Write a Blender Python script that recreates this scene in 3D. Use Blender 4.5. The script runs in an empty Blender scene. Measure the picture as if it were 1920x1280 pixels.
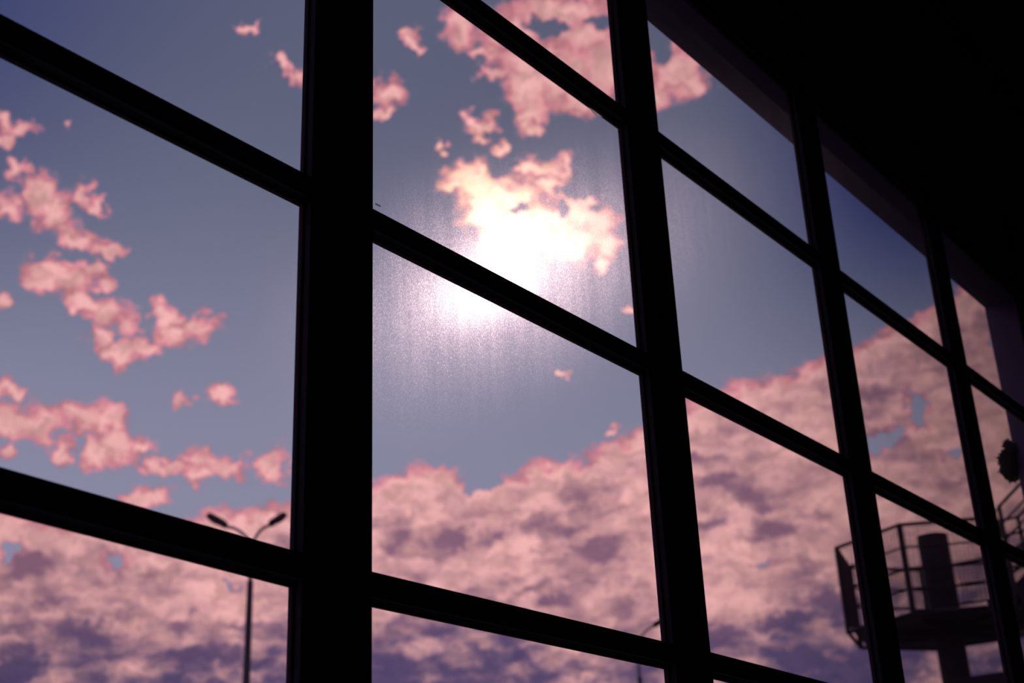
import bpy, bmesh, math, random
from mathutils import Vector, Matrix
sc = bpy.context.scene
COL = sc.collection
random.seed(4)

# ------------------------------------------------------------------ camera
S = 1.3                                   # one window bay is 1.3 m wide
ZB = 1.6 + 1.14147322 * S                 # height of the middle glazing bar above the hall floor
cam_d = bpy.data.cameras.new('camera')
cam = bpy.data.objects.new('camera', cam_d)
COL.objects.link(cam)
R = [[0.6231417676668254, -0.7810707235971636, -0.04028476298139632],
     [0.295997021958299, 0.28319784318544056, -0.9122416042951191],
     [0.7239337679517942, 0.556531675966892, 0.4076670127255821]]
CAM = Vector((-0.39062628 * S, -1.44212683 * S, 1.6))
right, down, fwd = Vector(R[0]), Vector(R[1]), Vector(R[2])
m3 = Matrix((right, -down, -fwd)).transposed()
cam.matrix_world = Matrix.Translation(CAM) @ m3.to_4x4()
cam_d.sensor_width = 36
cam_d.lens = 2522.2 / 1920 * 36
cam_d.clip_end = 2000
cam_d.clip_start = 0.05
cam_d.dof.use_dof = True
cam_d.dof.focus_distance = 3.3
cam_d.dof.aperture_fstop = 3.4
cam_d.dof.aperture_blades = 9
sc.camera = cam
sc.view_settings.view_transform = 'Standard'
sc.view_settings.look = 'None'
sc.view_settings.gamma = 1
sc.view_settings.use_curve_mapping = False
sc.view_settings.exposure = 0.0
sc.cycles.use_denoising = True
sc.cycles.max_bounces = 7
sc.cycles.diffuse_bounces = 2
sc.cycles.glossy_bounces = 3
sc.cycles.adaptive_threshold = 0.02
sc.cycles.transmission_bounces = 6
sc.cycles.sample_clamp_indirect = 6

# ------------------------------------------------------------------ sky
SUN = Vector((0.7005, 0.5575, 0.4455)).normalized()


def lin(r, g, b):
    f = lambda c: (c / 255 / 12.92) if c / 255 <= 0.04045 else ((c / 255 + 0.055) / 1.055) ** 2.4
    return (f(r), f(g), f(b), 1)


class G:
    """small helper that writes node trees"""
    def __init__(s, nt):
        s.nt = nt

    def n(s, kind, **kw):
        x = s.nt.nodes.new(kind)
        for k, v in kw.items():
            setattr(x, k, v)
        return x

    def put(s, sock, v):
        if isinstance(v, bpy.types.NodeSocket):
            s.nt.links.new(v, sock)
        elif v is not None:
            sock.default_value = v

    def m(s, op, a, b=None, c=None, clamp=False):
        x = s.n('ShaderNodeMath', operation=op, use_clamp=clamp)
        s.put(x.inputs[0], a)
        s.put(x.inputs[1], b)
        s.put(x.inputs[2], c)
        return x.outputs[0]

    def v(s, op, a, b=None, c=None, out=0):
        x = s.n('ShaderNodeVectorMath', operation=op)
        s.put(x.inputs[0], a)
        s.put(x.inputs[1], b)
        s.put(x.inputs[2], c)
        return x.outputs['Value'] if op in ('LENGTH', 'DOT_PRODUCT') else x.outputs[0]

    def noise(s, vec, scale, detail=4, rough=0.55, color=False, dist=0):
        x = s.n('ShaderNodeTexNoise')
        x.noise_dimensions = '3D'
        s.put(x.inputs['Vector'], vec)
        x.inputs['Scale'].default_value = scale
        x.inputs['Detail'].default_value = detail
        x.inputs['Roughness'].default_value = rough
        x.inputs['Distortion'].default_value = dist
        return x.outputs['Color' if color else 0]

    def smooth(s, x, lo, hi, a=0.0, b=1.0):
        y = s.n('ShaderNodeMapRange', interpolation_type='SMOOTHSTEP')
        s.put(y.inputs[0], x)
        for i, w in ((1, lo), (2, hi), (3, a), (4, b)):
            s.put(y.inputs[i], w)
        return y.outputs[0]

    def mix(s, f, a, b):
        x = s.n('ShaderNodeMix', data_type='RGBA')
        s.put(x.inputs[0], f)
        s.put(x.inputs[6], a)
        s.put(x.inputs[7], b)
        return x.outputs[2]

    def curve(s, x, pts, x0, x1, y1):
        c = s.n('ShaderNodeFloatCurve')
        cv = c.mapping.curves[0]
        q = [((p[0] - x0) / (x1 - x0), p[1] / y1) for p in pts]
        q = [(0.0, q[0][1])] + q + [(1.0, q[-1][1])]
        cv.points[0].location = q[0]
        cv.points[1].location = q[-1]
        for p in q[1:-1]:
            cv.points.new(*p)
        c.mapping.update()
        s.put(c.inputs[1], s.m('DIVIDE', s.m('SUBTRACT', x, x0), x1 - x0, clamp=True))
        return s.m('MULTIPLY', c.outputs[0], y1)


# small clouds: azimuth, elevation, half width, half height, in degrees
BLOBS = [[29.41, 30.09, 0.59, 0.45], [29.25, 28.62, 0.75, 0.49], [30.72, 29.31, 0.71, 0.83], [31.22, 28.62, 0.9, 0.79], [32.52, 29.53, 0.53, 0.5], [33.13, 29.16, 0.48, 0.21], [29.22, 31.76, 0.81, 0.37], [28.78, 31.23, 0.36, 0.3], [31.65, 32.21, 0.17, 0.19], [32.54, 27.69, 0.9, 0.46], [33.86, 27.35, 0.81, 0.3], [31.26, 26.36, 0.98, 0.46], [31.04, 25.8, 0.79, 0.37], [32.16, 25.92, 0.98, 0.46], [33.02, 26.44, 0.94, 0.3], [33.77, 25.96, 0.57, 0.3], [32.81, 25.22, 0.84, 0.42], [34.0, 24.78, 0.94, 0.6], [34.95, 24.47, 0.66, 0.6], [33.76, 23.67, 0.56, 0.42], [34.65, 23.2, 0.79, 0.47], [35.61, 23.48, 0.7, 0.3], [36.53, 25.09, 0.62, 0.52], [36.95, 24.23, 0.95, 0.65], [37.99, 24.58, 1.01, 0.52], [29.55, 24.88, 0.27, 0.45], [30.32, 21.32, 0.53, 0.33], [30.81, 20.3, 1.36, 0.7], [31.7, 20.05, 0.88, 0.66], [33.29, 20.49, 1.01, 0.67], [34.39, 20.56, 0.91, 0.76], [34.82, 19.5, 0.77, 0.72], [34.19, 19.14, 0.54, 0.63], [32.78, 19.05, 0.49, 0.67], [30.42, 19.09, 0.33, 0.31], [35.87, 19.45, 0.59, 0.47], [37.48, 21.68, 0.33, 0.48], [39.14, 21.84, 0.71, 0.31], [38.44, 19.12, 0.83, 0.48], [39.49, 18.71, 1.15, 0.44], [38.38, 18.35, 0.68, 0.35], [41.67, 18.98, 0.7, 0.79], [37.01, 18.63, 0.91, 0.3], [36.21, 17.4, 0.89, 0.38], [39.69, 36.88, 0.53, 0.19], [41.4, 35.71, 0.48, 0.22], [42.11, 35.21, 0.42, 0.39], [46.73, 34.65, 0.91, 0.57], [46.38, 33.92, 0.64, 0.18], [47.84, 36.98, 0.44, 0.3], [48.03, 36.55, 0.38, 0.2], [51.32, 33.29, 0.91, 0.4], [50.93, 33.46, 0.48, 0.4], [51.24, 32.63, 0.37, 0.31], [52.29, 32.26, 0.42, 0.29], [49.37, 32.53, 0.21, 0.18], [50.53, 37.29, 0.88, 0.98], [51.6, 36.29, 0.82, 0.26], [53.16, 36.99, 1.64, 0.87], [54.19, 35.86, 2.03, 0.99], [53.83, 34.68, 1.48, 1.0], [52.24, 35.51, 0.97, 0.31], [55.75, 34.9, 1.88, 1.1], [56.74, 36.8, 1.91, 1.2], [55.73, 37.83, 3.02, 0.65], [57.98, 35.4, 1.61, 1.32], [53.89, 33.57, 0.69, 0.58], [54.13, 33.05, 0.37, 0.22], [56.75, 33.95, 1.33, 0.4], [61.32, 34.97, 1.54, 1.35], [60.24, 33.88, 0.9, 0.66], [62.17, 34.33, 0.69, 0.57], [50.31, 31.25, 1.1, 0.49], [49.9, 30.69, 0.84, 0.27], [51.22, 30.78, 1.18, 0.9], [51.43, 29.76, 1.43, 1.13], [52.76, 30.16, 1.56, 0.9], [53.89, 31.46, 1.58, 0.4], [55.48, 31.48, 0.47, 0.54], [54.62, 30.52, 1.04, 0.63], [53.72, 28.77, 2.45, 1.24], [55.83, 29.33, 1.29, 0.9], [56.4, 29.96, 0.62, 0.49], [56.82, 28.81, 1.08, 0.86], [57.24, 27.76, 0.66, 0.72], [55.22, 28.01, 1.79, 0.77], [56.93, 27.1, 0.56, 0.41], [52.16, 28.61, 1.29, 0.68], [57.9, 25.2, 0.3, 0.14], [54.55, 22.64, 0.29, 0.11], [56.66, 20.13, 0.31, 0.14]]
# gaps in the clouds, then shaded undersides of the cloud sheet
HOLES = [[54.57, 37.36, 0.99, 0.28], [55.79, 36.97, 0.87, 0.26], [57.66, 37.12, 1.04, 0.24], [60.66, 36.19, 0.43, 0.56], [60.72, 35.58, 0.37, 0.44], [55.97, 30.44, 1.09, 0.36], [56.68, 29.54, 0.47, 0.27], [52.43, 31.48, 0.68, 0.25], [55.06, 29.46, 0.31, 0.27], [53.12, 29.65, 0.36, 0.23], [70.1, 19.51, 0.41, 0.76], [68.43, 18.27, 0.95, 0.43], [69.25, 18.53, 0.45, 0.43], [71.18, 17.57, 0.48, 0.21], [35.21, 14.9, 0.78, 0.34], [31.1, 15.04, 0.5, 0.37], [39.99, 14.03, 0.27, 0.17], [62.77, 14.15, 0.54, 0.22], [73.72, 21.62, 0.36, 0.25], [60.59, 21.48, 0.48, 0.22], [50.86, 18.11, 0.71, 0.27]]
SHADE = [[55.35, 17.69, 1.41, 0.76], [53.73, 16.2, 1.75, 0.45], [55.99, 15.08, 1.27, 0.49], [49.5, 15.81, 0.7, 0.4], [46.94, 15.65, 0.65, 0.44], [51.38, 15.97, 1.05, 0.31], [52.89, 13.47, 1.14, 0.35], [56.97, 12.82, 1.13, 0.53], [63.1, 16.76, 1.37, 0.53], [65.34, 15.7, 0.9, 0.35], [63.13, 15.26, 1.4, 0.57], [61.22, 17.49, 0.93, 0.31], [60.92, 15.85, 1.15, 0.31], [62.92, 11.76, 1.97, 0.34], [65.18, 12.21, 1.09, 0.64], [60.75, 18.54, 1.17, 0.27], [34.41, 11.93, 1.26, 0.57], [31.59, 10.64, 1.21, 0.67], [32.93, 13.35, 1.05, 0.53], [39.87, 11.05, 2.8, 0.46], [37.85, 12.51, 1.29, 0.34], [40.46, 12.42, 0.88, 0.26], [32.18, 14.57, 1.06, 0.41], [60.43, 11.3, 1.32, 0.43], [53.78, 12.99, 0.91, 0.26]]
# upper edge of the cloud sheet and the level below which it turns dark (azimuth, elevation)
EDGE = [[30.5, 16.67], [34.75, 16.48], [39.13, 16.99], [42.31, 17.22], [46.01, 18.33], [47.91, 18.86], [49.57, 18.67], [50.75, 18.12], [52.19, 18.52], [54.13, 18.95], [56.07, 19.33], [58.05, 20.1], [60.28, 20.83], [61.79, 21.41], [63.25, 21.62], [64.95, 21.92], [66.9, 22.35], [67.84, 22.33], [69.36, 23.07], [71.56, 23.75], [73.78, 24.55], [75.64, 24.84]]
DARK = [[31.11, 11.34], [34.11, 11.72], [37.93, 11.25], [42.47, 11.56], [46.47, 11.93], [49.43, 12.62], [51.92, 12.2], [55.01, 10.76], [57.24, 10.53], [60.16, 10.78], [61.75, 11.2], [64.04, 11.88], [66.19, 11.69], [68.4, 12.11], [71.49, 11.77]]

world = bpy.data.worlds.new('evening_sky')
sc.world = world
world.use_nodes = True
world.cycles.sampling_method = 'NONE'      # a smooth dusk sky needs no importance map
nt = world.node_tree
nt.nodes.clear()
g = G(nt)
tc = g.n('ShaderNodeTexCoord')
dirv = g.v('NORMALIZE', tc.outputs['Generated'])
sep = g.n('ShaderNodeSeparateXYZ')
nt.links.new(dirv, sep.inputs[0])
az = g.m('DEGREES', g.m('ARCTAN2', sep.outputs[0], sep.outputs[1]))
el = g.m('DEGREES', g.m('ARCSINE', sep.outputs[2]))
cmb = g.n('ShaderNodeCombineXYZ')
nt.links.new(az, cmb.inputs[0])
nt.links.new(el, cmb.inputs[1])
P = cmb.outputs[0]
# ragged edges: the position is pushed about by noise
w1 = g.noise(P, 0.7, 3, 0.6, True)
w2 = g.noise(P, 1.7, 3, 0.55, True)
off = g.v('MULTIPLY_ADD', g.v('SUBTRACT', w1, (0.5, 0.5, 0.5)), (1.7, 1.4, 0), g.v('MULTIPLY', g.v('SUBTRACT', w2, (0.5, 0.5, 0.5)), (1.3, 1.1, 0)))
Pw = g.v('ADD', P, off)
d = None
for (a, e, rx, ry) in BLOBS:
    rx, ry = rx * 1.03 + 0.03, ry * 1.03 + 0.03
    l = g.v('LENGTH', g.v('MULTIPLY_ADD', Pw, (1 / rx, 1 / ry, 0), (-a / rx, -e / ry, 0)))
    d = l if d is None else g.m('SMOOTH_MIN', d, l, 0.25)
blob = g.m('SUBTRACT', 1.0, d)


def patches(rows, grow):
    d_ = None
    for (a, e, rx, ry) in rows:
        rx, ry = rx * grow, ry * grow
        l = g.v('LENGTH', g.v('MULTIPLY_ADD', Pw, (1 / rx, 1 / ry, 0), (-a / rx, -e / ry, 0)))
        d_ = l if d_ is None else g.m('SMOOTH_MIN', d_, l, 0.25)
    return g.m('MAXIMUM', g.m('SUBTRACT', 1.0, d_), 0.0)


hole = patches(HOLES, 1.35)
shade = patches(SHADE, 1.35)
sepw = g.n('ShaderNodeSeparateXYZ')
nt.links.new(Pw, sepw.inputs[0])
edge = g.curve(az, EDGE, 20, 85, 30)
sheet = g.m('MULTIPLY', g.m('SUBTRACT', edge, sepw.outputs[1]), 1.1)
Pst = g.v('MULTIPLY', P, (1.0, 1.75, 1))
nA = g.noise(Pst, 0.62, 7, 0.58)
blobd = g.m('MULTIPLY_ADD', g.m('SUBTRACT', nA, 0.5), 1.25, blob)
sheetd = g.m('MULTIPLY_ADD', g.m('SUBTRACT', nA, 0.5), 1.7, g.m('MINIMUM', sheet, 0.85))
dens = g.m('MULTIPLY_ADD', hole, -1.7, g.m('MINIMUM', g.m('MAXIMUM', blobd, sheetd), 0.9))
alpha = g.smooth(dens, -0.28, 0.30)
core = g.smooth(dens, 0.05, 0.70)

ang = g.m('DEGREES', g.m('ARCCOSINE', g.m('MINIMUM', g.v('DOT_PRODUCT', dirv, tuple(SUN)), 1.0)))
near = g.m('EXPONENT', g.m('DIVIDE', ang, -12.0))
side_dim = g.smooth(az, 60, 80, 1.0, 0.45)          # rightward dimming put into the sky colour for grazing-glass loss and vignetting
sky = g.mix(g.smooth(el, 36, 16), lin(102, 106, 130), lin(146, 146, 170))
blue = g.m('MAXIMUM', g.m('MULTIPLY', g.smooth(az, 61, 72), g.smooth(el, 19, 30)), g.m('MULTIPLY', g.smooth(ang, 11, 31), g.smooth(el, 21, 37)))
sky = g.mix(blue, sky, lin(34, 48, 112))
low = g.smooth(el, 15, 8)
sky = g.mix(low, sky, lin(56, 54, 104))
# cloud colours: rosy rims and sunlit bodies, mauve hollows
nB = g.noise(g.v('ADD', g.v('MULTIPLY', Pw, (0.8, 1.45, 1)), (31, 7, 3)), 0.50, 3, 0.5)
nC = g.noise(g.v('ADD', g.v('MULTIPLY', P, (0.6, 1.5, 1)), (11, 57, 9)), 1.25, 3, 0.5)
rimc = g.mix(g.smooth(dens, -0.22, 0.12), lin(150, 142, 166), lin(222, 134, 146))
body = g.mix(core, rimc, lin(250, 184, 180))
tone = g.noise(g.v('ADD', g.v('MULTIPLY', Pw, (0.9, 1.6, 1)), (5, 23, 61)), 1.1, 4, 0.55)
bt = g.v('SCALE', body)
g.put(bt.node.inputs['Scale'], g.smooth(tone, 0.30, 0.66, 0.74, 1.16))
body = bt
dark_el = g.curve(az, DARK, 20, 85, 30)
below = g.smooth(g.m('SUBTRACT', dark_el, sepw.outputs[1]), -2.2, 1.2)
insheet = g.smooth(sheet, 0.2, 2.0)
thr = g.m('MULTIPLY_ADD', below, -0.15, 0.560)
hollow = g.m('MULTIPLY', g.smooth(g.m('MULTIPLY_ADD', shade, 0.24, g.m('SUBTRACT', g.m('ADD', g.m('MULTIPLY', nB, 0.62), g.m('MULTIPLY', nC, 0.38)), thr)), -0.17, 0.17), insheet)
hcol = g.mix(below, lin(132, 94, 120), lin(58, 58, 108))
body = g.mix(g.m('MULTIPLY', hollow, 0.92), body, hcol)
# clouds close to the sun are far brighter and more golden
lit = g.m('EXPONENT', g.m('MULTIPLY', g.m('POWER', g.m('DIVIDE', ang, 3.9), 2.0), -1.0))
gold = g.v('SCALE', (1.6, 1.15, 0.52))
gs = gold.node
g.put(gs.inputs['Scale'], g.m('MULTIPLY', lit, g.m('MULTIPLY_ADD', core, 1.5, 0.25)))
body = g.v('ADD', body, gold)
farfade = g.m('MULTIPLY', g.smooth(ang, 10, 34, 1.0, 0.72), side_dim)
bs = g.v('SCALE', body)
g.put(bs.node.inputs['Scale'], farfade)
sk2 = g.v('SCALE', sky)
g.put(sk2.node.inputs['Scale'], g.m('POWER', side_dim, 0.75))
sky = g.mix(alpha, sk2, bs)
# nothing but dusk haze below the horizon
sky = g.mix(g.smooth(el, 1.0, -3.0), sky, lin(26, 22, 40))
bg = g.n('ShaderNodeBackground')
nt.links.new(sky, bg.inputs[0])
bg.inputs[1].default_value = 1.0
out = g.n('ShaderNodeOutputWorld')
nt.links.new(bg.outputs[0], out.inputs[0])

sun_d = bpy.data.lights.new('sun', 'SUN')
sun_d.energy = 1.6
sun_d.color = (1.0, 0.80, 0.78)
sun_d.angle = math.radians(0.53)
sun = bpy.data.objects.new('sun', sun_d)
COL.objects.link(sun)
sun.rotation_euler = SUN.to_track_quat('Z', 'Y').to_euler()
sun.location = (30, 25, 25)


# ------------------------------------------------------------------ materials
def plain(name, col, rough=0.6, metal=0.0, bump=0.0, spec=0.3, var=0.25, scale=14):
    m = bpy.data.materials.new(name)
    m.use_nodes = True
    h = G(m.node_tree)
    b = m.node_tree.nodes['Principled BSDF']
    t = h.n('ShaderNodeTexCoord')
    n = h.noise(t.outputs['Object'], scale, 5, 0.6)
    lo = tuple(c * (1 - var) for c in col) + (1,)
    hi = tuple(c * (1 + var) for c in col) + (1,)
    h.put(b.inputs['Base Color'], h.mix(n, lo, hi))
    b.inputs['Roughness'].default_value = rough
    b.inputs['Metallic'].default_value = metal
    b.inputs['Specular IOR Level'].default_value = spec
    if bump:
        bp = h.n('ShaderNodeBump')
        bp.inputs['Strength'].default_value = bump
        bp.inputs['Distance'].default_value = 0.004
        h.put(bp.inputs['Height'], h.noise(t.outputs['Object'], scale * 6, 4, 0.6))
        h.put(b.inputs['Normal'], bp.outputs[0])
    return m


M = {}
M['frame'] = plain('black_painted_steel', (0.075, 0.062, 0.10), 0.55, spec=0.12, bump=0.1)
M['bead'] = plain('brown_black_glazing_bead', (0.11, 0.07, 0.085), 0.6, spec=0.12)
M['lintel'] = plain('blue_grey_skylit_steel', (0.28, 0.28, 0.42), 0.7, spec=0.1)  # pale blue colour stands in for weak sky light on the lintel strip
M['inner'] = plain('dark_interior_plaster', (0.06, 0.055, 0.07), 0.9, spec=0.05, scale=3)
M['floor'] = plain('dark_concrete_floor', (0.32, 0.30, 0.33), 0.8, spec=0.1, scale=2)
M['render'] = plain('mauve_grey_wall_render', (0.26, 0.19, 0.31), 0.9, spec=0.05, bump=0.6, scale=5)
M['asphalt'] = plain('asphalt', (0.05, 0.048, 0.052), 0.9, bump=0.3, spec=0.1, scale=1.5)
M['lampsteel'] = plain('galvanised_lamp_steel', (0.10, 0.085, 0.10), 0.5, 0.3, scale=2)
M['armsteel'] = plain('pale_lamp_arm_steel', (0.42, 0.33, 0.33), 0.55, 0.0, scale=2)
M['lamphead'] = plain('dark_lamp_housing', (0.03, 0.028, 0.045), 0.5, scale=4)
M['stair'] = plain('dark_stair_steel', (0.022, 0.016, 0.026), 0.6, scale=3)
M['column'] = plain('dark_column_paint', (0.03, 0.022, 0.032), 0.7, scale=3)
M['creeper'] = plain('dark_creeper_leaves', (0.03, 0.028, 0.03), 0.8, scale=20)
M['print'] = plain('dark_blue_print', (0.01, 0.01, 0.03), 0.6)


def glass_material():
    """clear pane whose outer face carries fine dust, rain streaks and specks"""
    m = bpy.data.materials.new('dusty_window_glass')
    m.use_nodes = True
    t = m.node_tree
    t.nodes.clear()
    h = G(t)
    co = h.n('ShaderNodeTexCoord').outputs['Object']
    streak = h.noise(h.v('MULTIPLY', co, (1, 1, 0.07)), 26, 5, 0.65)
    streak2 = h.noise(h.v('MULTIPLY', co, (1, 1, 0.12)), 6, 4, 0.6)
    speck = h.noise(h.v('MULTIPLY', co, (1, 1, 0.6)), 420, 2, 0.7)
    grime = h.noise(co, 2.3, 3, 0.5)
    vor = h.n('ShaderNodeTexVoronoi', feature='F1')
    vor.inputs['Scale'].default_value = 90
    h.put(vor.inputs['Vector'], co)
    spots = h.smooth(vor.outputs['Distance'], 0.16, 0.05)
    vsep = h.n('ShaderNodeSeparateColor')
    h.put(vsep.inputs[0], vor.outputs['Color'])
    spots = h.m('MULTIPLY', spots, h.smooth(vsep.outputs[0], 0.78, 0.95))
    dust = h.m('MULTIPLY', h.m('MULTIPLY_ADD', h.smooth(streak, 0.3, 0.72), 0.25, 0.8), h.m('MULTIPLY_ADD', h.smooth(streak2, 0.3, 0.7), 0.25, 0.8))
    dust = h.m('MULTIPLY', dust, h.m('MULTIPLY_ADD', h.smooth(speck, 0.42, 0.72), 1.1, 0.6))
    dust = h.m('MULTIPLY', dust, h.m('MULTIPLY_ADD', grime, 0.9, 0.5))
    dust = h.m('ADD', dust, h.m('MULTIPLY', spots, 2.2))

    clear = h.n('ShaderNodeBsdfGlass')
    clear.inputs['IOR'].default_value = 1.5
    clear.inputs['Roughness'].default_value = 0.0
    clear.inputs['Color'].default_value = (0.96, 0.97, 0.99, 1)
    tight = h.n('ShaderNodeBsdfRefraction')
    tight.inputs['IOR'].default_value = 1.5
    tight.inputs['Roughness'].default_value = 0.27
    tight.inputs['Color'].default_value = (1.0, 0.84, 0.89, 1)
    halo = h.n('ShaderNodeBsdfRefraction')
    halo.inputs['IOR'].default_value = 1.5
    halo.inputs['Roughness'].default_value = 0.17
    halo.inputs['Color'].default_value = (1.0, 0.95, 0.95, 1)
    wide = h.n('ShaderNodeBsdfRefraction')
    wide.inputs['IOR'].default_value = 1.5
    wide.inputs['Roughness'].default_value = 0.35
    wide.inputs['Color'].default_value = (1.0, 0.86, 0.95, 1)
    film = h.n('ShaderNodeBsdfTranslucent')
    film.inputs['Color'].default_value = (0.75, 0.78, 0.86, 1)
    m1 = h.n('ShaderNodeMixShader')
    h.put(m1.inputs[0], h.m('MULTIPLY', dust, 0.011, clamp=True))
    m0 = h.n('ShaderNodeMixShader')
    h.put(m0.inputs[0], h.m('MULTIPLY', dust, 0.004, clamp=True))
    h.put(m0.inputs[1], clear.outputs[0])
    h.put(m0.inputs[2], halo.outputs[0])
    h.put(m1.inputs[1], m0.outputs[0])
    h.put(m1.inputs[2], tight.outputs[0])
    m2 = h.n('ShaderNodeMixShader')
    h.put(m2.inputs[0], h.m('MULTIPLY', dust, 0.001, clamp=True))
    h.put(m2.inputs[1], m1.outputs[0])
    h.put(m2.inputs[2], wide.outputs[0])
    m3_ = h.n('ShaderNodeMixShader')
    h.put(m3_.inputs[0], h.m('MULTIPLY', dust, 0.0007, clamp=True))
    h.put(m3_.inputs[1], m2.outputs[0])
    h.put(m3_.inputs[2], film.outputs[0])
    o = h.n('ShaderNodeOutputMaterial')
    h.put(o.inputs[0], m3_.outputs[0])
    # the inner face is clean
    c = bpy.data.materials.new('clean_window_glass')
    c.use_nodes = True
    c.node_tree.nodes.clear()
    k = G(c.node_tree)
    cg = k.n('ShaderNodeBsdfGlass')
    cg.inputs['IOR'].default_value = 1.5
    cg.inputs['Roughness'].default_value = 0.0
    cg.inputs['Color'].default_value = (0.97, 0.97, 0.99, 1)
    co_ = k.n('ShaderNodeOutputMaterial')
    k.put(co_.inputs[0], cg.outputs[0])
    return m, c


M['dusty'], M['clean'] = glass_material()
seal = bpy.data.materials.new('pale_sealant')
seal.use_nodes = True
seal.node_tree.nodes.clear()
sg = G(seal.node_tree)
tr = sg.n('ShaderNodeBsdfTranslucent')
tr.inputs[0].default_value = (0.85, 0.85, 0.85, 1)
so = sg.n('ShaderNodeOutputMaterial')
sg.put(so.inputs[0], tr.outputs[0])
M['seal'] = seal


# ------------------------------------------------------------------ helpers
def link(name, bm, mat, parent=None, smooth=False, loc=None):
    bmesh.ops.recalc_face_normals(bm, faces=bm.faces)
    me = bpy.data.meshes.new(name)
    bm.to_mesh(me)
    bm.free()
    for mm in (mat if isinstance(mat, (list, tuple)) else [mat]):
        me.materials.append(mm)
    if smooth:
        for p in me.polygons:
            p.use_smooth = True
    o = bpy.data.objects.new(name, me)
    COL.objects.link(o)
    if parent is not None:
        o.parent = parent
        o.matrix_parent_inverse = parent.matrix_basis.inverted()
    if loc:
        o.location = loc
    return o


def empty(name, loc=(0, 0, 0)):
    o = bpy.data.objects.new(name, None)
    o.empty_display_size = 0.1
    COL.objects.link(o)
    o.location = loc
    return o


def tag(o, label=None, cat=None, group=None, kind=None):
    for k, v in (('label', label), ('category', cat), ('group', group), ('kind', kind)):
        if v:
            o[k] = v
    return o


def box(bm, a, b):
    vs = [bm.verts.new((x, y, z)) for x in (a[0], b[0]) for y in (a[1], b[1]) for z in (a[2], b[2])]
    for f in ((0, 1, 3, 2), (4, 6, 7, 5), (0, 4, 5, 1), (2, 3, 7, 6), (0, 2, 6, 4), (1, 5, 7, 3)):
        bm.faces.new([vs[i] for i in f])
    return vs


def prism(bm, ringA, ringB):
    A = [bm.verts.new(p) for p in ringA]
    B = [bm.verts.new(p) for p in ringB]
    n = len(A)
    for i in range(n):
        bm.faces.new((A[i], A[(i + 1) % n], B[(i + 1) % n], B[i]))
    bm.faces.new(A[::-1])
    bm.faces.new(B)


def tube(bm, pts, r, seg=10, caps=True):
    """round bar through pts; r a number or one per point"""
    pts = [Vector(p) for p in pts]
    rs = r if isinstance(r, (list, tuple)) else [r] * len(pts)
    rings = []
    up = None
    for i, p in enumerate(pts):
        t = (pts[min(i + 1, len(pts) - 1)] - pts[max(i - 1, 0)]).normalized()
        if up is None:
            up = t.orthogonal().normalized()
        up = (up - t * up.dot(t)).normalized()
        s = t.cross(up)
        rings.append([bm.verts.new(p + (up * math.cos(2 * math.pi * k / seg) + s * math.sin(2 * math.pi * k / seg)) * rs[i]) for k in range(seg)])
    for a, b in zip(rings, rings[1:]):
        for k in range(seg):
            bm.faces.new((a[k], a[(k + 1) % seg], b[(k + 1) % seg], b[k]))
    if caps:
        bm.faces.new(rings[0][::-1])
        bm.faces.new(rings[-1])


# ------------------------------------------------------------------ window wall
W, H, D = 0.1444 * S, 0.04538 * S, 0.03027 * S      # post width, bar height, depth towards the hall
GT = 0.003                                         # half the glass thickness
YG = -0.009                                        # the glass sits just behind the outer face of the frame
LV = dict(T=1.2500, A=0.6334, B=0.0, C=-0.6355, D=-1.275, E=-1.91)
POST = {0: 0.0, 1: -0.0026, 2: 0.0017, 3: 0.0003, 4: 0.0040, 5: -0.0036, -1: 0.0}
OFF = {('B', 2): -0.0013, ('B', 3): 0.0020, ('B', 4): -0.0006, ('B', 1): -0.0031, ('C', 1): 0.0119, ('C', 3): 0.0019, ('A', 3): 0.0062,
       ('A', 4): -0.0009, ('T', 4): 0.0168, ('T', 5): 0.004}
SLOPE = {('C', 1): -0.0278, ('C', 2): 0.0050, ('B', 1): 0.0011, ('C', 3): -0.0051}
CEIL = ZB + 1.85 * S
XL, XR = -1.0, 5.0                                 # bays run from -1 to 5


def bar_z(k, bay, x):
    """height of the centre line of bar k in a bay at x (in bays)"""
    return LV[k] + OFF.get((k, bay), 0) + SLOPE.get((k, bay), 0) * (x - bay + 0.5)


def post_profile(x, w):
    # stepped section: cap towards the hall, narrow neck, bead that holds the glass
    h = w / 2
    g1 = 0.006
    return [(x - h, -D), (x + h, -D), (x + h, -D * 0.62), (x + h - g1, -D * 0.58), (x + h - g1, -D * 0.30), (x + h, -D * 0.26), (x + h, 0.0),
            (x - h, 0.0), (x - h, -D * 0.26), (x - h + g1, -D * 0.30), (x - h + g1, -D * 0.58), (x - h, -D * 0.62)]


names = {0: 'broad black steel post beyond the left edge of the first bay', 1: 'broadest black steel window post, left of the sun',
         2: 'second broad black post, right of the sun', 3: 'third black post, between the middle and fourth bays',
         4: 'fourth black post, narrow in view, before the last bay', 5: 'black end post against the right wall reveal', -1: 'black steel post at the far left end of the glazing'}
posts = {}
for i in range(-1, 6):
    bm = bmesh.new()
    prof = post_profile((i + POST[i]) * S, W)
    z0, z1 = ZB + LV['E'] * S - 0.03, CEIL
    prism(bm, [(x, y, z0) for x, y in prof], [(x, y, z1) for x, y in prof])
    o = link('trim_%d' % (i + 2), bm, M['frame'])
    tag(o, names[i], 'window post', 'vertical posts of the window wall', 'structure')
    posts[i] = o

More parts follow.
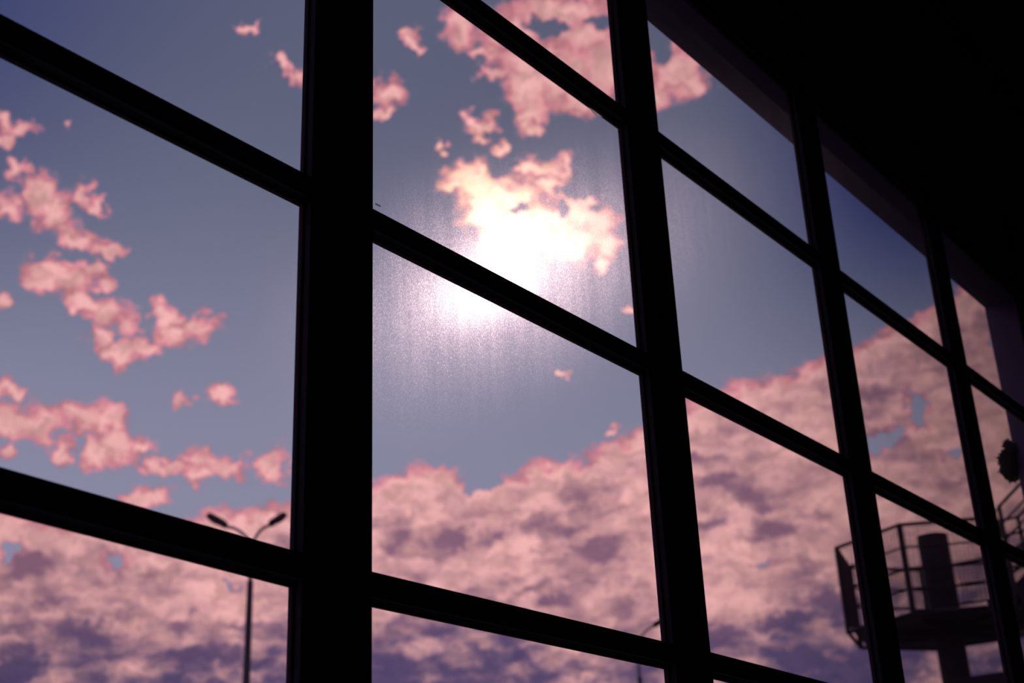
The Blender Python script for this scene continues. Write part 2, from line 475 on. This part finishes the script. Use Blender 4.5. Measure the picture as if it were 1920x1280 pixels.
DG = ['beyond the left edge of the view', 'at the left, crossed by the double street lamp', 'with the sun behind its middle bar',
      'with a clear grey sky and pink cloud bank', 'showing the round stair landing', 'narrowest, against the right reveal']
for bay in range(0, 6):
    xl = (bay - 1 + POST[bay - 1]) * S + W / 2
    xr = (bay + POST[bay]) * S - W / 2
    win = empty('window_%d' % (bay + 1), ((xl + xr) / 2, 0, ZB + LV['E'] * S))
    tag(win, 'black framed window bay ' + DG[bay], 'window', 'bays of the window wall', 'structure')
    bpy.context.view_layer.update()
    keys = ['T', 'A', 'B', 'C', 'D', 'E']

    def zz(k, x):
        return ZB + bar_z(k, bay, x / S) * S
    for k in keys:
        bm = bmesh.new()
        hh = H / 2
        top = hh if k != 'T' else hh + 0.012
        sec = [(-D, -hh * 0.72), (-D, top), (0.0, top), (0.0, -hh), (-D * 0.26, -hh), (-D * 0.30, -hh + 0.005), (-D * 0.66, -hh + 0.005), (-D * 0.72, -hh * 0.72)]
        prism(bm, [(xl, y, zz(k, xl) + z) for y, z in sec], [(xr, y, zz(k, xr) + z) for y, z in sec])
        link('glazing_bar', bm, M['frame'], win)
    # lintel strip over the top bar, set back between the posts
    bm = bmesh.new()
    zt = zz('T', (xl + xr) / 2) + H / 2 + 0.012
    prism(bm, [(xl, y, zt + z) for y, z in ((-D * 0.9, 0), (-D * 0.55, 0.030), (0.0, 0.030), (0.0, 0))],
          [(xr, y, zt + z) for y, z in ((-D * 0.9, 0), (-D * 0.55, 0.030), (0.0, 0.030), (0.0, 0))])
    link('lintel_strip', bm, M['lintel'], win)
    for ku, kl in zip(keys, keys[1:]):
        # glass pane
        bm = bmesh.new()
        q = [(xl, zz(kl, xl) + H / 2), (xr, zz(kl, xr) + H / 2), (xr, zz(ku, xr) - H / 2), (xl, zz(ku, xl) - H / 2)]
        cx, cz = (xl + xr) / 2, (zz(kl, xl) + zz(ku, xl)) / 2
        prism(bm, [(x - cx, -GT, z - cz) for x, z in q], [(x - cx, GT, z - cz) for x, z in q])
        bm.normal_update()
        for f in bm.faces:
            if sum(v.co.y for v in f.verts) / len(f.verts) < -GT * 0.9:
                f.material_index = 1
        pane = link('glass_pane', bm, [M['dusty'], M['clean']], win)
        pane.location = Vector((cx, YG, cz))
        # slim bead on the hall side round the pane
        bm = bmesh.new()
        t = 0.004
        qi = [(xl + t, zz(kl, xl) + H / 2 + t), (xr - t, zz(kl, xr) + H / 2 + t), (xr - t, zz(ku, xr) - H / 2 - t), (xl + t, zz(ku, xl) - H / 2 - t)]
        o1 = [bm.verts.new((x, YG - 0.010, z)) for x, z in q]
        i1 = [bm.verts.new((x, YG - 0.010, z)) for x, z in qi]
        o2 = [bm.verts.new((x, YG - GT, z)) for x, z in q]
        i2 = [bm.verts.new((x, YG - GT, z)) for x, z in qi]
        for j in range(4):
            n_ = (j + 1) % 4
            bm.faces.new((o1[j], o1[n_], i1[n_], i1[j]))
            bm.faces.new((i1[j], i1[n_], i2[n_], i2[j]))
            bm.faces.new((o2[j], i2[j], i2[n_], o2[n_]))
            bm.faces.new((o1[j], o2[j], o2[n_], o1[n_]))
        link('glazing_bead', bm, M['bead'], win)
        if bay == 2 and (ku, kl) == ('A', 'B'):
            # pale sealant under the bar, shaped to stand for a sun glint
            bm = bmesh.new()
            xa, xb = 2.346, 2.424
            ring = []
            for (y, k_) in ((YG + GT + 0.0004, 1), (YG + GT + 0.0022, 1)):
                up_ = [(xa + (xb - xa) * j / 10, y, zz(ku, xl) - H / 2 - 0.0002) for j in range(11)]
                dn_ = [(xa + (xb - xa) * j / 10, y, zz(ku, xl) - H / 2 - 0.0003 - 0.013 * math.sin(math.pi * j / 10) ** 1.3) for j in range(9, 0, -1)]
                ring.append(up_ + dn_)
            prism(bm, ring[0], ring[1])
            st = link('sealant_glint', bm, M['seal'])
            bpy.context.view_layer.update()
            st.parent = pane
            st.matrix_parent_inverse = pane.matrix_world.inverted()
            st['label'] = 'pale sealant bulge shaped as a sun glint under the bar'
            # tiny dark maker's stamp in the lower left corner of the pane: four unreadable characters over a line
            bm = bmesh.new()
            x0, z0 = 1.427, 3.148
            for j in range(5):
                xx = x0 + j * 0.0034
                box(bm, (xx, YG - GT - 0.0007, z0), (xx + 0.0008, YG - GT - 0.0003, z0 + 0.0045))
                box(bm, (xx + 0.0014, YG - GT - 0.0007, z0), (xx + 0.0022, YG - GT - 0.0003, z0 + 0.0045))
                box(bm, (xx, YG - GT - 0.0007, z0 + (0.0018 if j % 2 else 0.0038)), (xx + 0.0022, YG - GT - 0.0003, z0 + (0.0026 if j % 2 else 0.0045)))
            st = link('glass_stamp', bm, M['print'])
            bpy.context.view_layer.update()
            st.parent = pane
            st.matrix_parent_inverse = pane.matrix_world.inverted()
            st['label'] = 'tiny dark printed stamp in the corner of the glass'

# ------------------------------------------------------------------ building shell
YO = 0.142 * S                       # outer face of the wall
XJ = 4.985 * S                       # right reveal
XW = (XL - 1) * S
zs = ZB + 1.2525 * S                 # soffit of the opening outside the frame
zsill = ZB + LV['E'] * S - H / 2


def struct(name, bm, mat, label=None):
    o = link(name, bm, mat)
    o['kind'] = 'structure'
    if label:
        o['label'] = label
    return o


ztop = 8.2
bm = bmesh.new()
# wall above the windows: thin behind the posts, thick outside
zh = ZB + LV['T'] * S + 0.018 * S + H / 2 + 0.045
box(bm, (XW, 0.0, zs), (XJ, YO, ztop))
box(bm, (XW - 0.6, -0.03, zh + 0.02), (XJ, 0.0, CEIL))
struct('wall_front', bm, M['render'], 'mauve grey rendered wall over the windows')
bm = bmesh.new()
box(bm, (XJ, -0.03, 0), (XJ + 13.2, YO, ztop))
struct('trim_8', bm, M['render'], 'rendered wall pier at the right end of the glazing')
bm = bmesh.new()
box(bm, (XW - 0.6, -0.03, 0), ((-1 + POST[-1]) * S - W / 2, YO, CEIL))
struct('trim_9', bm, M['render'], 'rendered wall left of the glazing')
bm = bmesh.new()
box(bm, ((-1 + POST[-1]) * S - W / 2, -0.03, 0), (XJ, YO, zsill))
struct('trim_10', bm, M['render'], 'rendered parapet under the windows')
bm = bmesh.new()
box(bm, (XJ, -9, 0), (XJ + 0.25, -0.03, CEIL))
struct('wall_right', bm, M['inner'])
bm = bmesh.new()
box(bm, (XW - 0.85, -9, 0), (XW - 0.6, YO, CEIL))
struct('wall_left', bm, M['inner'])
bm = bmesh.new()
box(bm, (XW - 0.85, -9.25, 0), (XJ + 0.25, -9, CEIL))
struct('wall_back', bm, M['inner'])
bm = bmesh.new()
box(bm, (XW - 0.85, -9.25, -0.2), (XJ + 0.25, -0.03, 0))
struct('floor', bm, M['floor'])
bm = bmesh.new()
box(bm, (XW - 0.85, -9.25, CEIL), (XJ + 0.25, 0.0, CEIL + 0.2))
struct('ceiling', bm, M['inner'])
bm = bmesh.new()
box(bm, (XW - 0.85, -0.03, CEIL - 0.28), (XJ, -0.42, CEIL))
struct('trim_11', bm, M['inner'], 'black beam along the ceiling')
bm = bmesh.new()
box(bm, (-150, -0.03, -0.6), (260, 260, -0.02))
struct('trim_12', bm, M['asphalt'], 'dark asphalt yard outside')


# ------------------------------------------------------------------ creeper clump on the reveal edge
bm = bmesh.new()
rnd = random.Random(7)
base = [(0.03, 0.00, 0.055, 0.050), (-0.035, 0.02, -0.01, 0.052), (-0.01, 0.03, -0.055, 0.055), (0.05, 0.02, -0.045, 0.06), (0.06, 0.0, 0.02, 0.06), (-0.045, 0.02, 0.022, 0.03), (0.02, 0.03, -0.085, 0.04), (0.06, 0.03, -0.085, 0.04), (0.045, 0.02, 0.10, 0.03)]
cx0, cy0, cz0 = XJ - 0.006, YO + 0.012, 3.83
for (dx, dy, dz, r) in base:
    res = bmesh.ops.create_icosphere(bm, subdivisions=3, radius=r * 0.86, matrix=Matrix.Translation((cx0 + dx * 0.8, cy0 + dy, cz0 + dz * 0.9)))
    c = Vector((cx0 + dx * 0.8, cy0 + dy, cz0 + dz * 0.9))
    for v in res['verts']:
        dv = v.co - c
        v.co = c + dv * (1 + rnd.uniform(-0.16, 0.16))
    # leaves that stick out
    for k in range(26):
        n = Vector((rnd.gauss(0, 1), rnd.gauss(0, 1), rnd.gauss(0, 1))).normalized()
        p = c + n * r * 0.85
        s = n.orthogonal().normalized() * 0.008
        q_ = n * 0.015
        t_ = n.cross(s).normalized() * 0.002
        prism(bm, [p - s, p + q_, p + s], [p - s + t_, p + q_ + t_, p + s + t_])
o = link('creeper_clump', bm, M['creeper'])
tag(o, 'dark ragged clump of creeper on the outer right edge of the window reveal', 'plant')


# ------------------------------------------------------------------ street lamps
def head(P0, P1, r, parent):
    """cobra head from P0 (arm end) to P1 (tip)"""
    P0, P1 = Vector(P0), Vector(P1)
    ax = P1 - P0
    L = ax.length
    ax.normalize()
    side = ax.cross(Vector((0, 0, 1))).normalized()
    upv = side.cross(ax)
    bm = bmesh.new()
    rings = []
    prof = [(0, 0.55), (0.04, 0.85), (0.14, 0.98), (0.4, 1.03), (0.75, 1.0), (0.9, 0.88), (0.97, 0.62), (1.0, 0.3)]
    for (t, w) in prof:
        c = P0 + ax * L * t
        rings.append([bm.verts.new(c + side * math.cos(a) * r * w + upv * (math.sin(a) * r * w * (0.95 if math.sin(a) > 0 else 0.55))) for a in [2 * math.pi * k / 16 for k in range(16)]])
    for a, b in zip(rings, rings[1:]):
        for k in range(16):
            bm.faces.new((a[k], a[(k + 1) % 16], b[(k + 1) % 16], b[k]))
    bm.faces.new(rings[0][::-1])
    bm.faces.new(rings[-1])
    h = link('lamp_head', bm, M['lamphead'], parent, True)
    bm = bmesh.new()
    c = P0 + ax * L * 0.58 - upv * r * 0.50
    res = bmesh.ops.create_uvsphere(bm, u_segments=16, v_segments=8, radius=1.0)
    mt = Matrix.Translation(c) @ Matrix((ax, side, upv)).transposed().to_4x4() @ Matrix.Diagonal((L * 0.26, r * 0.62, r * 0.22, 1))
    bmesh.ops.transform(bm, matrix=mt, verts=bm.verts)
    link('lens', bm, M['lampsteel'], h, True)


def arm(P0, P1, r, parent, bend=0.25):
    P0, P1 = Vector(P0), Vector(P1)
    c = Vector((P0.x, P0.y, P0.z)).lerp(P1, 0.5)
    c.z += bend
    c = c.lerp(Vector((P0.x, P0.y, P1.z)), 0.25)
    pts = []
    for k in range(11):
        t = k / 10
        pts.append(P0 * (1 - t) ** 2 + c * 2 * t * (1 - t) + P1 * t * t)
    bm = bmesh.new()
    tube(bm, pts, r, 10)
    link('arm', bm, M['armsteel'], parent, True)


def street_lamp(x, y, top, heads, label, rp, rh):
    root = empty('street_lamp', (x, y, -0.02))
    bpy.context.view_layer.update()
    bm = bmesh.new()
    tube(bm, [(x, y, -0.02), (x, y, 0.5), (x, y, 0.56), (x, y, top * 0.6), (x, y, top - 1.35)], [rp * 1.9, rp * 1.9, rp * 1.4, rp * 1.2, rp * 0.95], 14)
    link('pole', bm, M['lampsteel'], root, True)
    bm = bmesh.new()
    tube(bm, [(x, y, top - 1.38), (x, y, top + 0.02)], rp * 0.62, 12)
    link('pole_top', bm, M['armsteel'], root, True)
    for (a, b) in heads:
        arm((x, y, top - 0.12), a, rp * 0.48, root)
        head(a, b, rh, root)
    tag(root, label, 'street lamp')
    return root


street_lamp(28.90, 32.18, 14.30, [((28.251, 32.736, 14.82), (27.719, 33.171, 15.20)), ((29.328, 31.812, 14.88), (29.76, 31.425, 15.28))],
            'dark double-headed street lamp seen through the leftmost bay', 0.11, 0.165)
street_lamp(45.70, 27.957, 12.45, [((46.09, 27.343, 13.10), (46.52, 26.70, 13.50))],
            'distant single-armed street lamp behind the second post', 0.10, 0.16)


# ------------------------------------------------------------------ round stair landing with its flight
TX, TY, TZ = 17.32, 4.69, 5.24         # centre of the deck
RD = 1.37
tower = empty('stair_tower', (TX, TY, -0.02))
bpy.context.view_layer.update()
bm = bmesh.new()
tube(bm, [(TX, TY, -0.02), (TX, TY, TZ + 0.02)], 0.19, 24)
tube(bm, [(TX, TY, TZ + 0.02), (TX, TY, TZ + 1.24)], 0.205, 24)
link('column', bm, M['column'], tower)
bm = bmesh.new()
NS = 7


def rim(k, r=RD, z=0.0, ph=3.215):
    a = 2 * math.pi * (k / NS) + ph
    return Vector((TX + r * math.cos(a), TY + r * math.sin(a), TZ + z))


ringA = [rim(k, RD * 0.93, -0.05) for k in range(NS)]
ringB = [rim(k, RD * 0.93, 0.0) for k in range(NS)]
prism(bm, ringA, ringB)
for k in range(NS):                     # radial ribs under the deck
    a = 2 * math.pi * (k / NS) + 3.215
    dx, dy = math.cos(a), math.sin(a)
    nx, ny = -dy * 0.02, dx * 0.02
    q1 = Vector((TX + dx * 0.15, TY + dy * 0.15, TZ - 0.04))
    q2 = Vector((TX + dx * 0.95, TY + dy * 0.95, TZ - 0.04))
    nn = Vector((nx, ny, 0))
    prism(bm, [q1 - nn, q1 + nn, q1 + nn - Vector((0, 0, 0.12)), q1 - nn - Vector((0, 0, 0.12))], [q2 - nn, q2 + nn, q2 + nn - Vector((0, 0, 0.05)), q2 - nn - Vector((0, 0, 0.05))])
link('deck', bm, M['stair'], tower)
gap = (1,)                               # the side where the flight starts (towards the wall)
bm = bmesh.new()
for k in range(NS):
    tube(bm, [rim(k, RD, -0.05), rim(k + 1, RD, -0.05)], 0.028, 8)
link('deck_rim', bm, M['stair'], tower)
for zr, rr in ((1.10, 0.026), (0.80, 0.016), (0.52, 0.016), (0.26, 0.016)):
    bm = bmesh.new()
    for k in range(NS):
        if k in gap:
            continue
        tube(bm, [rim(k, RD, zr), rim(k + 1, RD, zr)], rr, 8)
    link('handrail' if zr > 1 else 'guard_rail', bm, M['stair'], tower)
for k in range(NS):
    bm = bmesh.new()
    a = 2 * math.pi * (k / NS) + 3.215
    rd = Vector((math.cos(a), math.sin(a), 0)) * 0.02
    td = Vector((-math.sin(a), math.cos(a), 0)) * 0.035
    p0, p1 = rim(k, RD, -0.07), rim(k, RD, 1.10)
    prism(bm, [p0 - rd - td, p0 + rd - td, p0 + rd + td, p0 - rd + td], [p1 - rd - td, p1 + rd - td, p1 + rd + td, p1 - rd + td])
    link('railing_post', bm, M['stair'], tower)
for k in range(NS):
    if k in gap:
        continue
    bm = bmesh.new()
    A0, A1 = rim(k, RD * 0.985, 0), rim(k + 1, RD * 0.985, 0)
    n_w = 22
    for j in range(1, n_w):
        p = A0.lerp(A1, j / n_w)
        tube(bm, [p + Vector((0, 0, 0.03)), p + Vector((0, 0, 1.08))], 0.0038, 4)
    for j in range(1, 22):
        z = Vector((0, 0, j * 0.05))
        tube(bm, [A0 + z, A1 + z], 0.0038, 4)
    link('mesh_panel', bm, M['stair'], tower)

# flight from the landing up to the wall head, reached over a short bridge
fx0, fx1 = 16.16, 16.86
fy0, fz0 = 3.35, TZ
rise = 0.72
ylen = fy0 - YO
bm = bmesh.new()
box(bm, (fx0, fy0 - 0.05, TZ - 0.14), (fx1, 3.72, TZ - 0.02))
link('bridge_plate', bm, M['stair'], tower)
for (xa, ya, xb, yb) in ((fx0 + 0.02, fy0, 16.53, 3.60), (fx1 - 0.02, fy0, fx1 - 0.02, 3.60)):
    bm = bmesh.new()
    for zr in (1.12, 0.92, 0.71, 0.50):
        tube(bm, [(xa, ya, TZ + zr), (xb, yb, TZ + zr)], 0.018, 8)
    tube(bm, [(xb, yb, TZ - 0.1), (xb, yb, TZ + 1.14)], 0.022, 8)
    tube(bm, [(xa, ya, TZ - 0.1), (xa, ya, TZ + 1.14)], 0.022, 8)
    link('bridge_railing', bm, M['stair'], tower)


def P3(x, t, z):
    return Vector((x, fy0 - t * ylen, fz0 + rise * ylen * t + z))


bm = bmesh.new()
for x in (fx0, fx1 - 0.03):
    prism(bm, [P3(x, 0, -0.22), P3(x, 0, 0.12), P3(x + 0.03, 0, 0.12), P3(x + 0.03, 0, -0.22)], [P3(x, 1, -0.22), P3(x, 1, 0.12), P3(x + 0.03, 1, 0.12), P3(x + 0.03, 1, -0.22)])
n = 13
for j in range(n):
    c = P3(0, (j + 0.5) / n, 0)
    box(bm, (fx0 + 0.03, c.y - 0.13, c.z - 0.02), (fx1 - 0.03, c.y + 0.12, c.z + 0.015))
    box(bm, (fx0 + 0.03, c.y - 0.13, c.z - 0.02), (fx1 - 0.03, c.y - 0.11, c.z + 0.16))
fl = link('stair_flight', bm, M['stair'], tower)
for x in (fx0 + 0.015, fx1 - 0.015):
    bm = bmesh.new()
    for zr, rr in ((1.12, 0.022), (0.90, 0.015), (0.69, 0.015), (0.48, 0.015), (0.27, 0.015)):
        tube(bm, [P3(x, 0.0, zr), P3(x, 0.99, zr)], rr, 8)
    for t in (0.0, 0.33, 0.66, 0.98):
        tube(bm, [P3(x, t, 0.1), P3(x, t, 1.12)], 0.026, 8)
    link('flight_railing', bm, M['stair'], fl)
# lower intermediate landing carried by the column
bm = bmesh.new()
box(bm, (16.3, 2.6, 4.26), (17.0, 4.35, 4.38))
prism(bm, [(16.9, 4.1, 4.20), (16.9, 4.35, 4.20), (16.9, 4.35, 4.34), (16.9, 4.1, 4.34)], [(TX, TY - 0.1, 4.05), (TX, TY + 0.1, 4.05), (TX, TY + 0.1, 4.34), (TX, TY - 0.1, 4.34)])
link('lower_landing', bm, M['stair'], tower)
tag(tower, 'dark steel stair tower with a round railed landing beyond the fourth bay', 'staircase')
